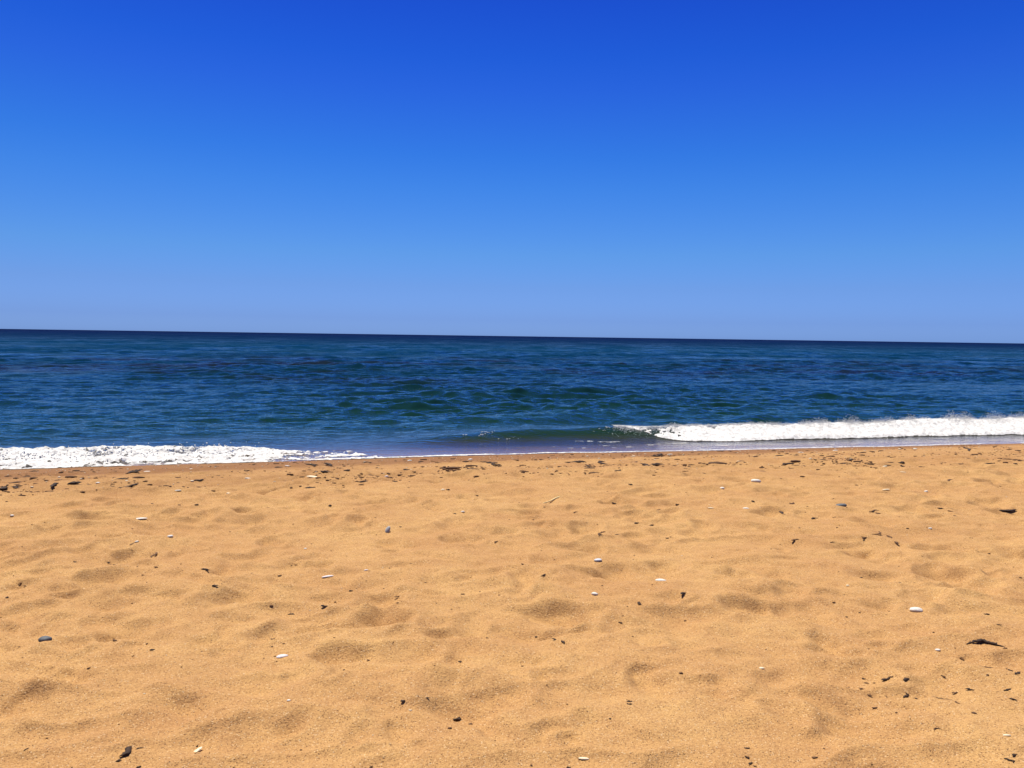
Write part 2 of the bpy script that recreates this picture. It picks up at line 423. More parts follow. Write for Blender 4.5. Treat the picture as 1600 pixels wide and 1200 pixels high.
# ------------------------------------------------------------------ foam
ICO = None
def ico():
    global ICO
    if ICO is None:
        import bmesh
        bm = bmesh.new(); bmesh.ops.create_icosphere(bm, subdivisions=1, radius=1)
        bm.verts.ensure_lookup_table()
        ICO = (np.array([v.co[:] for v in bm.verts]), np.array([[v.index for v in f.verts] for f in bm.faces])); bm.free()
    return ICO
def blobs(pts, rad, stretch=None):
    v, f = ico(); pts = np.asarray(pts); rad = np.asarray(rad)
    n = len(pts)
    sc = np.ones((n, 3)) if stretch is None else stretch
    co = pts[:, None, :] + v[None] * rad[:, None, None] * sc[:, None, :]
    fa = f[None] + (np.arange(n) * len(v))[:, None, None]
    return co.reshape(-1, 3), fa.reshape(-1, 3)
def tri(q): return np.concatenate([q[:, [0, 1, 2]], q[:, [0, 2, 3]]])
def foam_object(name, sheets, label, group=None):
    cos, fs, off = [], [], 0
    for co, f in sheets:
        if f.shape[1] == 4: f = tri(f)
        cos.append(co); fs.append(f + off); off += len(co)
    co = np.concatenate(cos); f = np.concatenate(fs)
    used = np.unique(f); mp = np.zeros(len(co), int); mp[used] = np.arange(len(used))
    o = link(name, raw_mesh(name, co[used], mp[f]), M_FOAM)
    return tag(o, label, "foam", kind="stuff", group=group)
def sheet(xs, ss, density, thick, lump=1.0, seed=0):
    """a bubbly layer on the water where density > 0"""
    fx, fs = np.meshgrid(xs, ss)
    D = density(fx, fs)
    base = np.maximum(sea_z(fx, fs), base_sand(fs) + .002)
    z = base + .004 + thick(fx, fs) * np.clip(D * 2.2, 0, 1) * (1 + .0 * fx) + lump * np.clip(D * 2.2, 0, 1) * (.020 * fbm(fx / .10, fs / .10, seed, 4) + .010 * fbm(fx / .035, fs / .035, seed + 9, 2))
    q = grid_quads(len(ss), len(xs))
    keep = (D.ravel()[q] > 0).all(1)
    return np.stack([fx, yshore(fx) + fs, z], -1).reshape(-1, 3), q[keep]

# swash on the left
def d_left(x, s):
    wdt = 1.60 * (1 - sstep(-5.2, -.7, x)) + .14 - .35 * sstep(-7, -9, x) * 0
    e0 = -.15 * fbm(x / 1.7, s * 0, 60, 3) - .03 + .04 * fbm(x / .7, s * 0, 14, 3)
    core = np.minimum((s - e0) / .12, (wdt - s + .28 * fbm(x / .45, s / .8, 15, 3)) / .35)
    hol = .62 * fbm(x / .45, s / .20, 16, 4, .55) + .62 * fbm(x / .16, s / .06, 19, 4, .6)
    thin = sstep(-4.2, -1.9, x)
    return np.minimum(core, 0.46 + hol * 1.6 - .42 * thin - .25 * sstep(.9, 1.6, s))
def t_left(x, s):
    ridge = np.exp(-((s - (1.15 - .12 * (x + 4))) / .34) ** 2) * .085 + .05 * np.exp(-((s - .4) / .3) ** 2)
    return ridge * (.75 + .55 * fbm(x / .35, s / .6, 18, 3)).clip(.1, None) * (1 - sstep(-4.2, -1.5, x))
n = 900
px_ = rng.uniform(-9.5, -3.6, n); ps_ = .95 + rng.normal(0, .3, n)
pz_ = sea_z(px_, ps_) + rng.exponential(.016, n) + .03
left = [sheet(np.arange(-14, -.9, .016), np.arange(-.12, 2.2, .016), d_left, t_left, 1.5, 100),
        blobs(np.stack([px_, yshore(px_) + ps_, pz_], -1), rng.uniform(.004, .013, n))]
foam_object("swash_foam", left, "white frothy swash spreading over the sand at the left water's edge")

# breaking crest on the right
def crest_on(x): return sstep(2.0, 3.6, x)
def d_right(x, s):
    d = s - breaker_s(x)
    front = .60 * (.18 + .82 * sstep(1.8, 2.9, x)) + .10 * fbm(x / .5, s * 0, 22, 3)
    back = .02 + .18 * sstep(3, 8, x) + .26 * fbm(x / .35, s * 0, 23, 5, .65)
    core = np.minimum((d + front) / .10, (back - d) / .10)
    hole = .8 + fbm(x / .13, s / .10, 24, 5, .65) * (.85 + .5 * (1 - sstep(2.2, 3.4, x))) - .75 * (1 - sstep(1.8, 3.0, x))
    lace = 1.15 - 1.75 * sstep(-.18, .16, d - .15 * sstep(3, 8, x)) + 1.1 * fbm(x / .10, s / .07, 28, 5, .65)
    return np.minimum(np.minimum(core, hole), lace + .25) - .6 * (1 - sstep(1.6, 2.1, x))
def t_right(x, s):
    d = s - breaker_s(x)
    return (.030 * np.exp(-((d + .05) / .20) ** 2) + .055 * np.exp(-((d + .40) / .22) ** 2)) * (.5 + .5 * sstep(2, 6, x)) * (1 + .5 * fbm(x / .22, s / .3, 25, 3))
n = 60000
px_ = 1.7 + 13 * rng.random(n) ** .9; hgt = crest_on(px_) * (.78 + .22 * sstep(3, 8, px_))
plume = (.5 + 1.1 * fbm(px_ / .30, px_ * 0, 26, 5, .65)).clip(.03, None)
off = rng.normal(-.02, .12, n)
ps_ = breaker_s(px_) + off
pz_ = sea_z(px_, ps_) + .015 + rng.exponential(.046, n).clip(0, .17) * plume * hgt * .9
rad = rng.uniform(.0016, .0045, n)
n2 = 420
qx = rng.uniform(-1.6, 2.2, n2); qs = breaker_s(qx) - rng.uniform(.05, .42, n2); qz = sea_z(qx, qs) + .006  # white flecks standing in for sun glints on the unbroken wave face
k2 = vnoise(qx / .35, qs / .2, 27) > .25
right = [sheet(np.arange(1.5, 15, .016), np.arange(.3, 2.3, .014), d_right, t_right, .8, 200),
         blobs(np.stack([px_, yshore(px_) + ps_, pz_], -1), rad, np.stack([rng.uniform(.7, 1.2, n), rng.uniform(.7, 1.2, n), rng.uniform(.8, 1.8, n)], -1)),
         blobs(np.stack([qx, yshore(qx) + qs, qz], -1)[k2], rng.uniform(.0025, .009, n2)[k2], np.stack([rng.uniform(1, 2.6, n2), np.ones(n2), np.full(n2, .6)], -1)[k2])]
foam_object("breaker_foam_glints", right, "bright white foam tumbling down the wave breaking on the right, plus white flecks for sun glints")

# thin white line where the water ends, and streaks in the backwash
def d_line(x, s):
    e = -.15 * fbm(x / 1.7, s * 0, 60, 3) - .02
    wdt = .05 + .05 * fbm(x / .6, s * 0, 31, 3) + .05 * (1 - sstep(-1, 2, x))
    return np.minimum((s - e) / .03, (e + wdt - s) / .03) - .8 * (vnoise(x / .8, s * 0, 32) < -.25) * sstep(2.0, 4.0, x)
def d_streak(x, s):
    v = fbm(x / .30, s / .045, 35, 3) + .5 * fbm(x / 1.4, s / .3, 36, 2)
    return (v - .66) * 1.2 - 2 * (s < .12) - 2 * (s > breaker_s(x) - .55) - 1.5 * (1 - sstep(-1.5, 1.0, x))
foam_object("edge_foam", [sheet(np.arange(-2.6, 16, .014), np.arange(-.25, .5, .010), d_line, lambda x, s: .008 + 0 * x, .3, 300)],
            "thin white foam line along the middle and right water's edge")
foam_object("backwash_foam", [sheet(np.arange(-1.6, 15, .016), np.arange(.12, 1.6, .010), d_streak, lambda x, s: .002 + 0 * x, .12, 320)],
            "lacy foam streaks on the shallow backwash before the breaking wave")

# ------------------------------------------------------------------ things on the sand
def tube(path, rad, flat=1.0, sides=7, jit=0.0, rnd=random):
    """tapered, slightly crumpled body along a path; returns coords, faces (local)"""
    path = [Vector(p) for p in path]; co = []; fa = []
    for i, p in enumerate(path):
        d = (path[min(i + 1, len(path) - 1)] - path[max(i - 1, 0)]).normalized()
        side = d.cross(Vector((0, 0, 1))); side = side.normalized() if side.length > 1e-4 else Vector((1, 0, 0))
        up = side.cross(d)
        for k in range(sides):
            a = 2 * math.pi * k / sides; r = rad[i] * (1 + rnd.uniform(-jit, jit))
            co.append(p + side * math.cos(a) * r + up * math.sin(a) * r * flat)
    n = len(path)
    for i in range(n - 1):
        for k in range(sides):
            fa.append((i * sides + k, i * sides + (k + 1) % sides, (i + 1) * sides + (k + 1) % sides, (i + 1) * sides + k))
    fa.append(tuple(range(sides - 1, -1, -1))); fa.append(tuple((n - 1) * sides + k for k in range(sides)))
    return co, fa
def py_mesh(name, parts, mat, smooth=True):
    co, fa = [], []
    for c, f in parts:
        o = len(co); co += [tuple(v) for v in c]; fa += [tuple(i + o for i in q) for q in f]
    me = bpy.data.meshes.new(name); me.from_pydata(co, [], fa); me.update()
    for p in me.polygons: p.use_smooth = smooth
    me.materials.append(mat)
    return me

def pebble_mesh(a, b, c, mat, seed, sub=3, rough=.10):
    import bmesh
    from mathutils import noise as mn
    bm = bmesh.new(); bmesh.ops.create_icosphere(bm, subdivisions=sub, radius=1)
    o = Vector((seed * 3.7, seed * 1.3, seed * .7))
    for v in bm.verts:
        q = v.co.copy()
        v.co *= 1 + rough * mn.noise(q * 1.1 + o) * 1.6 + rough * .35 * mn.noise(q * 3 + o)
        v.co.z *= .9 if q.z > 0 else .8
        v.co.x *= a; v.co.y *= b; v.co.z *= c
    for f in bm.faces: f.smooth = True
    me = bpy.data.meshes.new("pebble"); bm.to_mesh(me); bm.free(); me.materials.append(mat)
    return me
def shell_mesh(a, b, c, mat, seed):
    """half a clam shell lying hollow side down: a domed, ribbed fan with thickness"""
    rnd = random.Random(seed); nr, nt = 7, 22; co = []; fa = []
    for lay in (0, 1):
        for i in range(nr + 1):
            t = i / nr
            for k in range(nt):
                an = 2 * math.pi * k / nt
                rr = t * (1 + .05 * math.cos(9 * an) * t + .1 * math.cos(an + seed))
                z = c * ((1 - t * t) ** .6 if t < 1 else 0) - lay * c * .16 + c * .04 * math.cos(14 * an) * t
                co.append((a * rr * math.cos(an), b * rr * math.sin(an) * (1 - .2 * math.cos(an)), z))
    N = (nr + 1) * nt
    for lay in (0, 1):
        for i in range(nr):
            for k in range(nt):
                q = [lay * N + i * nt + k, lay * N + i * nt + (k + 1) % nt, lay * N + (i + 1) * nt + (k + 1) % nt, lay * N + (i + 1) * nt + k]
                fa.append(tuple(q if lay == 0 else q[::-1]))
    for k in range(nt):
        fa.append((nr * nt + k, nr * nt + (k + 1) % nt, N + nr * nt + (k + 1) % nt, N + nr * nt + k))
    return py_mesh("shell", [(co, fa)], mat)

def put(name, me, x, y, lift, rz, label, cat, group=None, tilt=(0, 0)):
    o = bpy.data.objects.new(name, me); COL.objects.link(o)
    o.location = (x, y, ground(x, y) + lift); o.rotation_euler = (tilt[0], tilt[1], rz)
    return tag(o, label, cat, group)

W, PL, BL, GR, CM = M_WHITE, M_PALE, M_BLUE, M_GREY, M_CREAM
# (pixel x, pixel y, width, height, material, kind, label)
PEBBLES = [
 (1181,752,15,7,W,'p',"flat white stone casting a dark shadow, largest white one on the far right sand"),
 (1128,766,8,5,W,'p',"small white pebble lying left below the large flat white stone"),
 (1166,795,10,4,W,'s',"thin white shell sliver below the large flat white stone"),
 (1314,790,17,8,GR,'p',"flat slate grey oval pebble alone on smooth sand at right"),
 (1431,955,19,9,W,'p',"clean white oval pebble on the right foreground sand"),
 (606,825,10,13,M_MID,'u',"grey pebble standing on edge with black shadowed side, left of centre"),
 (218,814,21,4,W,'s',"long thin white shell sliver on the left sand"),
 (266,841,9,6,W,'p',"small round white pebble right of a hollow with dark twigs"),
 (214,846,6,5,W,'p',"tiny white pebble touching a short black twig on the left"),
 (19,805,6,4,W,'p',"tiny white pebble near the left edge below the weed line"),
 (512,905,18,5,PL,'s',"pale pinkish shell fragment lying flat left of centre"),
 (723,801,6,6,W,'p',"tiny round white pebble alone in the middle distance"),
 (692,767,6,4,CM,'p',"tiny cream pebble beside a dark crumb below the weed line"),
 (477,852,5,4,W,'p',"tiny white chip above the pale pinkish shell fragment"),
 (934,880,12,6,BL,'p',"pale blue grey pebble half sunk in sand near the centre"),
 (1033,913,17,8,W,'s',"white shell with bluish shaded end right of centre"),
 (929,934,10,6,W,'p',"small white pebble with black underside below the pale blue one"),
 (70,1000,20,14,GR,'p',"dark grey oval pebble in the left foreground"),
 (440,1021,18,8,PL,'s',"pale lilac shell piece lying tilted in the left foreground"),
 (451,1102,6,5,W,'p',"tiny bright white pebble below the pale lilac shell piece"),
 (1447,765,6,4,W,'p',"tiny white pebble on the far right among brown scraps"),
 (1385,766,12,3,CM,'s',"pale cream shell sliver on the far right sand"),
 (1411,739,9,3,CM,'s',"curved cream shell just below the weed line at right"),
 (1383,727,8,3,CM,'s',"faint cream shell chip in the weed line beside dark crumbs at right"),
 (1465,1018,8,4,W,'p',"tiny white pebble left of the bent dark driftwood"),
 (1190,1045,8,5,CM,'p',"small yellowish shell chip on the open right foreground"),
 (1324,918,5,4,CM,'p',"tiny cream chip up left of the clean white oval pebble"),
 (1453,827,6,3,W,'p',"tiny whitish chip on smooth sand below dark scraps at right"),
 (278,768,11,3,W,'s',"flat white shell chip just below the weed line at left"),
 (357,773,7,3,CM,'p',"pale cream pebble just below the weed line, left of centre"),
 (232,736,16,4,W,'s',"broad white shell on the dark wet sand below the left foam"),
 (300,732,9,3,W,'s',"small white shell on wet sand right of the broad white one"),
 (388,749,11,3,W,'s',"white shell chip among weed scraps at the left"),
 (153,757,7,3,W,'p',"small white pebble among black weed at far left"),
 (198,755,5,3,CM,'p',"small cream pebble among black weed right of the far left white one"),
 (300,751,6,4,CM,'p',"upright cream chip in the weed line at left"),
 (490,747,26,3,CM,'s',"long pale reed splinter lying in the weed line left of centre"),
 (449,727,9,3,PL,'s',"pale shell chip on wet sand below the end of the left foam"),
 (640,719,7,3,W,'p',"white pebble on wet sand at the foam edge left of centre"),
 (735,718,7,3,W,'p',"white pebble on wet sand under the thin foam line in the middle"),
 (604,743,6,3,PL,'p',"pale pebble among weed scraps at the middle left"),
 (1047,709,9,3,W,'s',"white shell on wet sand right of centre at the water's edge"),
 (1090,735,10,3,CM,'s',"cream shell piece at the lower edge of the weed line right of centre"),
 (1251,706,9,3,W,'s',"white shell at the wet edge below the breaking wave"),
 (1305,703,10,3,W,'s',"long white shell at the wet edge beneath the bright breaker"),
 (1430,701,7,3,W,'p',"white pebble at the wet edge on the far right"),
 (990,713,6,3,CM,'p',"cream pebble at the water's edge near the middle"),
 (1573,1163,13,4,CM,'s',"pale splinter of shell near the lower right corner"),
 (912,1189,17,5,CM,'s',"pale straw coloured husk at the bottom edge right of centre"),
 (307,1164,5,10,CM,'s',"pale slender husk pointing up in the lower left foreground"),
 (1110,797,9,3,CM,'s',"cream broken shell with brown crumbs right of the straw stick"),
 (572,894,7,2,PL,'s',"faint pale chip right of the pale pinkish shell fragment"),
]
for i, (px, py, w_, h_, mt, kd, lab) in enumerate(PEBBLES):
    x, y, t = at(px, py + h_ * .4)
    a = w_ * t / F_PX * .5
    v = h_ * t / F_PX
    rz = random.uniform(-.35, .35)
    if kd == 'p':
        b = a * random.uniform(.72, .92); c = max(v * .52, a * .32)
        c = min(c, a * .55)
        put("pebble", pebble_mesh(a, b, c, mt, i + 1), x, y, c * .30, rz, lab, "pebble", tilt=(R(-6), R(random.uniform(-8, 4))))
    elif kd == 'u':
        put("pebble", pebble_mesh(v * .44, v * .30, v * .20, mt, i + 1), x, y, v * .24, R(50), lab, "pebble", tilt=(R(15), R(-58)))
    else:
        slim = w_ / max(h_, 1)
        if h_ > w_: a, b, rz = v * 1.3, v * .45, R(78)
        else: b = a * (.68 if slim < 3 else .40)
        put("shell" , shell_mesh(a, b, max(b * .45, .004), mt, i + 1), x, y, .0015, rz if px != 440 else R(24), lab, "shell", tilt=(R(-7), R(random.uniform(-5, 5))))

# straw stick: long pale tapered stalk with a broken darker end
x1, y1, t1 = at(842, 789); x2, y2, t2 = at(876, 778)
L = math.hypot(x2 - x1, y2 - y1)
p = [(L * (k / 9 - .5), .006 * math.sin(k * 1.1), .012 * (k / 9)) for k in range(10)]
stick = put("stick", py_mesh("stick", [tube(p, [.0035 + .0055 * (k / 9) for k in range(10)], 1, 8, .06)], M_STRAW), (x1 + x2) / 2, (y1 + y2) / 2, .006,
            math.atan2(y2 - y1, x2 - x1), "pale straw coloured stick lying aslant in the middle of the beach", "stick")
tip = link("broken_end", py_mesh("broken_end", [tube([(L * .5, .0025, .012), (L * .5 + .012, .003, .012), (L * .5 + .03, .002, .008)], [.0096, .0105, .006], 1, 8, .15)], M_BROWN), None)
tip.parent = stick

def scrap_parts(L, wd, kd, rnd):
    n = 8
    bend = rnd.uniform(-.25, .25) * L; ph = rnd.uniform(0, 6)
    path = []; rad = []
    for k in range(n):
        u = k / (n - 1)
        path.append((L * (u - .5), bend * (4 * u * (1 - u) - .6) + rnd.uniform(-.06, .06) * L, wd * (.12 + .16 * abs(math.sin(u * 5 + ph)))))
        rad.append(wd * .5 * (.10 + 1.0 * math.sin(math.pi * min(max(u, .0), 1)) ** (.6 if kd == 'crumb' else .75)) * rnd.uniform(.7, 1.25))
    out = [tube(path, rad, rnd.uniform(.3, .5), 8, .28, rnd)]
    if kd == 'weed':
        for q in range(rnd.randint(1, 3)):
            k = rnd.randint(1, n - 2); an = rnd.uniform(-1.4, 1.4); l = L * rnd.uniform(.2, .4); b = Vector(path[k])
            e = b + Vector((math.cos(an) * l, math.sin(an) * l, rnd.uniform(0, wd * .15)))
            out.append(tube([b, b.lerp(e, .5) + Vector((0, 0, wd * .1)), e], [wd * .35, wd * .3, wd * .1], .6, 6, .2, rnd))
    return out

# (x1, y1, x2, y2, thickness, material, kind, category, label)
K, N_ = M_WEED, M_BROWN
SCRAPS = [
 (1512,1015,1536,1013,5,K,'weed',"driftwood","bent piece of dark driftwood on the right foreground sand"),
 (1562,796,1590,795,6,K,'weed',"seaweed","curved black seaweed clump at the right edge of the beach"),
 (190,1183,203,1168,11,K,'crumb',"bark","chunky black bark piece near the bottom left"),
 (180,1189,190,1185,4,K,'weed',"seaweed","black fragment just below the chunky bark piece"),
 (213,1193,220,1189,5,K,'crumb',"seaweed","black crumb right of the chunky bark piece near the bottom left"),
 (211,1171,224,1166,2.4,K,'twig',"twig","thin dark twig up right of the chunky bark piece"),
 (36,1173,45,1167,3.5,N_,'twig',"twig","brown twig in the bottom left corner area"),
 (303,1185,313,1174,2,N_,'twig',"twig","very thin brown twig slanting below the pale slender husk"),
 (234,1023,242,1023,3.5,K,'crumb',"seaweed","single black crumb right of the dark grey oval pebble"),
 (176,1009,183,1010,3.5,N_,'crumb',"seaweed","brown crumb in a hollow right of the dark grey oval pebble"),
 (84,997,96,997,2,N_,'twig',"twig","thin brown twig touching the sand right of the dark grey oval pebble"),
 (708,1109,721,1108,6,K,'weed',"seaweed","black scrap with pointed ends in the centre foreground"),
 (626,1105,633,1103,5,K,'crumb',"seaweed","small black crumb left of the black scrap in the centre foreground"),
 (665,1098,671,1098,2.5,K,'crumb',"seaweed","tiny black crumb above left of the black scrap in the centre foreground"),
 (979,1100,988,1099,3.5,K,'crumb',"seaweed","upper of two stacked dark crumbs right of centre in the foreground"),
 (979,1106,987,1106,4,K,'crumb',"seaweed","lower of two stacked dark crumbs right of centre in the foreground"),
 (951,1131,955,1131,3,K,'crumb',"seaweed","tiny black dot below the two stacked dark crumbs"),
 (1063,943,1071,940,5,K,'crumb',"seaweed","dark brown crumb below right of the white shell with bluish end"),
 (998,950,1001,954,4,K,'crumb',"seaweed","tiny dark chip below right of the pebble with black underside"),
 (966,974,972,975,4,N_,'crumb',"seaweed","brown chip in the hollow at the centre right"),
 (836,987,840,987,3,K,'crumb',"seaweed","first dark dot of a short row at the centre foreground"),
 (863,998,869,1001,4,K,'crumb',"seaweed","middle dark dot of a short row at the centre foreground"),
 (877,1003,882,1007,4,K,'crumb',"seaweed","last and largest dark dot of a short row at the centre foreground"),
 (1163,1169,1172,1169,4,K,'crumb',"seaweed","topmost black crumb of a cluster near the bottom right of centre"),
 (1164,1184,1171,1185,4,N_,'weed',"seaweed","brown scrap in the cluster near the bottom right of centre"),
 (1170,1193,1176,1191,4,K,'crumb',"seaweed","lowest black crumb of a cluster near the bottom right of centre"),
 (720,931,726,931,4,K,'crumb',"seaweed","lone dark crumb in the middle of the beach"),
 (545,922,551,921,4,K,'crumb',"seaweed","dark crumb below the pale pinkish shell fragment"),
 (449,955,461,955,3,K,'weed',"seaweed","curved dark scrap above the pale lilac shell piece"),
 (501,954,512,955,4,K,'weed',"seaweed","dark forked scrap between the pale lilac shell and the centre"),
 (421,950,427,949,3.5,N_,'crumb',"seaweed","brown crumb left of the curved dark scrap"),
 (314,894,327,897,4,K,'weed',"twig","dark twig scrap below the large hollow on the left"),
 (235,868,246,859,4,N_,'twig',"twig","brown twig slanting on the rim of a left hollow"),
 (202,855,210,852,3,K,'twig',"twig","short black twig touching a tiny white pebble on the left"),
 (209,851,217,848,3,K,'crumb',"seaweed","short black scrap under a tiny white pebble on the left"),
 (241,894,247,895,3,N_,'crumb',"seaweed","small brown crumb left of the dark twig scrap"),
 (167,870,173,870,2.5,K,'crumb',"seaweed","tiny black dot left of the hollow with dark twigs"),
 (114,878,120,878,2.5,K,'crumb',"seaweed","tiny black dot far left between two hollows"),
 (8,935,14,934,5,K,'crumb',"seaweed","black crumb at the left edge of the beach"),
 (28,913,35,912,2.5,N_,'weed',"seaweed","brown scrap at the left edge above the black crumb, outer one"),
 (36,915,41,914,2.5,N_,'crumb',"seaweed","brown crumb touching the outer brown scrap at the left edge"),
 (331,931,341,931,4,K,'crumb',"seaweed","flat dark crumb on smooth sand below the dark twig scrap"),
 (392,944,398,945,4,N_,'crumb',"seaweed","brown forked crumb left of the curved dark scrap"),
 (304,795,310,795,4,K,'crumb',"seaweed","black crumb on open sand above the long white sliver"),
 (236,791,245,793,2.5,K,'twig',"twig","fine dark twig above the long white shell sliver"),
 (422,1001,430,999,2.5,K,'twig',"twig","short dark twig just above the pale lilac shell piece"),
 (423,1008,427,1008,2.5,K,'crumb',"seaweed","tiny dark dot just above left of the pale lilac shell"),
 (573,1024,578,1025,3,N_,'crumb',"seaweed","brown dot right of the pale lilac shell piece"),
 (670,1035,675,1034,3,K,'crumb',"seaweed","small dark dot in the centre foreground above the black scrap"),
 (716,1027,722,1028,3,K,'crumb',"seaweed","small dark dot right of the other one in the centre foreground"),
 (576,1199,583,1194,3,N_,'twig',"twig","brown twig at the very bottom edge left of centre"),
 (885,1199,892,1199,3.5,K,'crumb',"seaweed","dark crumb at the very bottom edge under the straw husk"),
 (1218,801,1225,806,4,K,'twig',"twig","short dark twig below right of the thin white sliver"),
 (1268,813,1277,811,4,K,'crumb',"seaweed","black crumb below left of the slate grey pebble"),
 (1233,787,1241,784,3,N_,'weed',"seaweed","brown scrap left of the slate grey pebble"),
 (1300,812,1306,812,3,N_,'crumb',"seaweed","small brown crumb below the slate grey pebble"),
 (1358,803,1370,800,3,N_,'weed',"seaweed","brown forked scrap right of the slate grey pebble"),
 (1367,805,1376,806,3,N_,'crumb',"seaweed","brown crumb just below the forked scrap right of the slate pebble"),
 (1417,800,1424,801,3.5,N_,'crumb',"seaweed","round brown crumb between slate pebble and black clump"),
 (1464,794,1474,795,3.5,K,'crumb',"seaweed","dark flat crumb left of the curved black seaweed clump"),
 (1479,797,1490,799,2.5,N_,'twig',"twig","thin brown twig left of the curved black seaweed clump"),
 (1489,808,1496,809,3,N_,'crumb',"seaweed","brown crumb below the thin twig on the right"),
 (1364,841,1377,836,3.5,N_,'twig',"twig","left twig of a pair forming a roof shape at the right"),
 (1385,838,1394,843,3.5,N_,'twig',"twig","right twig of a pair forming a roof shape at the right"),
 (1397,847,1404,851,4,N_,'crumb',"seaweed","reddish brown crumb below the pair of twigs"),
 (1346,846,1354,843,3,N_,'weed',"seaweed","faint brown scrap left of the pair of twigs"),
 (1236,848,1243,846,3.5,N_,'weed',"seaweed","brown scrap in an empty stretch left of the twig pair"),
 (1296,848,1304,847,2.5,N_,'twig',"twig","short pale brown twig between scrap and twig pair"),
 (1343,908,1348,908,3.5,K,'crumb',"seaweed","dark dot up left of the clean white oval pebble"),
 (1402,915,1408,915,3.5,K,'crumb',"seaweed","dark dot straight above the clean white oval pebble"),
 (1537,963,1546,964,3.5,K,'crumb',"seaweed","dark crumb on the right side beyond the clean white pebble"),
 (1555,990,1565,992,2.5,K,'twig',"twig","thin dark twig above the bent driftwood"),
 (1378,1060,1390,1057,5,K,'weed',"seaweed","largest black scrap of the scattered litter at lower right"),
 (1387,1056,1397,1056,2,N_,'twig',"twig","brown hair-thin twig behind the largest black scrap at lower right"),
 (1412,1067,1419,1065,5,K,'crumb',"seaweed","black lump right of the largest scrap at lower right"),
 (1411,1085,1420,1080,5,K,'weed',"seaweed","dark spiky scrap in the middle of the lower right litter"),
 (1430,1083,1434,1085,4,K,'crumb',"seaweed","black crumb touching the long thin twig at lower right"),
 (1458,1088,1488,1095,2.6,K,'twig',"twig","longest thin dark twig slanting through the lower right litter"),
 (1492,1100,1499,1103,3,N_,'crumb',"seaweed","brown crumb at the tip of the longest thin twig"),
 (1347,1051,1353,1052,3.5,K,'crumb',"seaweed","upper left dark crumb of the lower right litter"),
 (1350,1058,1358,1060,3,N_,'weed',"seaweed","brown scrap under the upper left crumb of the litter"),
 (1364,1061,1368,1061,3,K,'crumb',"seaweed","tiny dark dot left of the largest black scrap at lower right"),
 (1355,1082,1363,1083,4,N_,'crumb',"seaweed","brown lump at the lower left of the lower right litter"),
 (1342,1071,1350,1074,3.5,N_,'crumb',"seaweed","leftmost brown crumb of the lower right litter"),
 (1508,1078,1522,1081,4,K,'weed',"seaweed","black scrap right of the longest thin twig"),
 (1488,1080,1497,1079,3,N_,'weed',"seaweed","brown scrap just above the tip of the longest twig"),
 (1470,1056,1477,1059,3.5,N_,'crumb',"seaweed","brown lump above the longest thin twig"),
 (1530,1051,1552,1053,2.6,N_,'twig',"twig","long thin brown twig below the bent driftwood"),
 (1574,1057,1582,1060,3.5,K,'crumb',"seaweed","dark crumb right of the long thin brown twig"),
 (1584,1065,1594,1062,4,K,'weed',"seaweed","dark hooked scrap at the right edge of the lower litter"),
 (1568,1083,1580,1080,3.5,K,'weed',"seaweed","dark scrap at right below the hooked one"),
 (1576,1093,1587,1096,4,K,'weed',"seaweed","black scrap at right, lowest of the litter beside the frame edge"),
 (1498,1029,1506,1029,3,N_,'crumb',"seaweed","brown crumb below the bent driftwood"),
 (1457,1149,1470,1150,2.5,N_,'twig',"twig","faint brown twig on bare sand below the lower right litter"),
 (1568,1193,1584,1197,4,K,'weed',"seaweed","dark scrap in the bottom right corner"),
 (1581,1191,1588,1190,4,K,'crumb',"seaweed","black crumb above the dark scrap in the bottom right corner"),
 (1022,799,1034,798,3,N_,'weed',"seaweed","curved brown scrap right of the straw stick"),
 (982,760,988,761,4,K,'crumb',"seaweed","dark crumb up right of the straw stick"),
 (957,780,963,782,3.5,K,'crumb',"seaweed","dark crumb level with the straw stick's upper end"),
 (1055,786,1061,786,3.5,K,'crumb',"seaweed","small dark crumb below left of the small white pebble"),
 (1174,787,1179,788,3.5,K,'crumb',"seaweed","brown dot just above the thin white shell sliver"),
 (896,808,902,807,3,N_,'crumb',"seaweed","brown crumb below the straw stick"),
 (991,821,998,820,4,K,'crumb',"seaweed","black crumb on smooth sand below right of the straw stick"),
 (1014,817,1021,814,3.5,K,'crumb',"seaweed","dark crumb right of the other black one below the stick"),
 (934,844,943,839,4,N_,'weed',"seaweed","brown scrap on a hollow's rim below the straw stick"),
 (960,837,968,836,2.5,K,'twig',"twig","fine dark twig right of the brown scrap on the rim"),
 (1040,838,1045,838,3,K,'crumb',"seaweed","dark dot far right of the brown scrap on the rim"),
 (846,911,853,909,2.5,K,'twig',"twig","small dark twig on the rim of the central hollow"),
 (624,825,628,826,2.5,K,'crumb',"seaweed","tiny dark crumb right of the grey pebble on edge"),
 (709,805,713,806,3,K,'crumb',"seaweed","tiny dark crumb left below the tiny round white pebble"),
 (772,849,778,848,3.5,N_,'crumb',"seaweed","brown crumb right of the hollow in the middle distance"),
 (697,769,703,769,4,K,'crumb',"seaweed","dark crumb right of the tiny cream pebble"),
 (614,758,621,759,4,K,'crumb',"seaweed","dark crumb under the weed line left of the cream pebble"),
 (513,796,518,795,4,K,'crumb',"seaweed","dark crumb above the grey pebble on edge, to its left"),
 (434,904,440,903,3.5,N_,'crumb',"seaweed","brown crumb on the rim of a round left hollow"),
 (616,931,624,930,3,N_,'weed',"seaweed","thin curved brown scrap left of the lone dark crumb"),
 (1505,703,1518,706,4,K,'crumb',"seaweed","black clump of weed at the wet edge on the far right"),
 (1583,728,1590,729,5,K,'crumb',"seaweed","dark round crumb at the far right edge of the weed line"),
 (1535,726,1549,725,4,K,'weed',"seaweed","dark broad scrap below the weed line at far right"),
 (1479,729,1488,730,3.5,N_,'crumb',"seaweed","brown flat crumb left of the broad dark scrap at far right"),
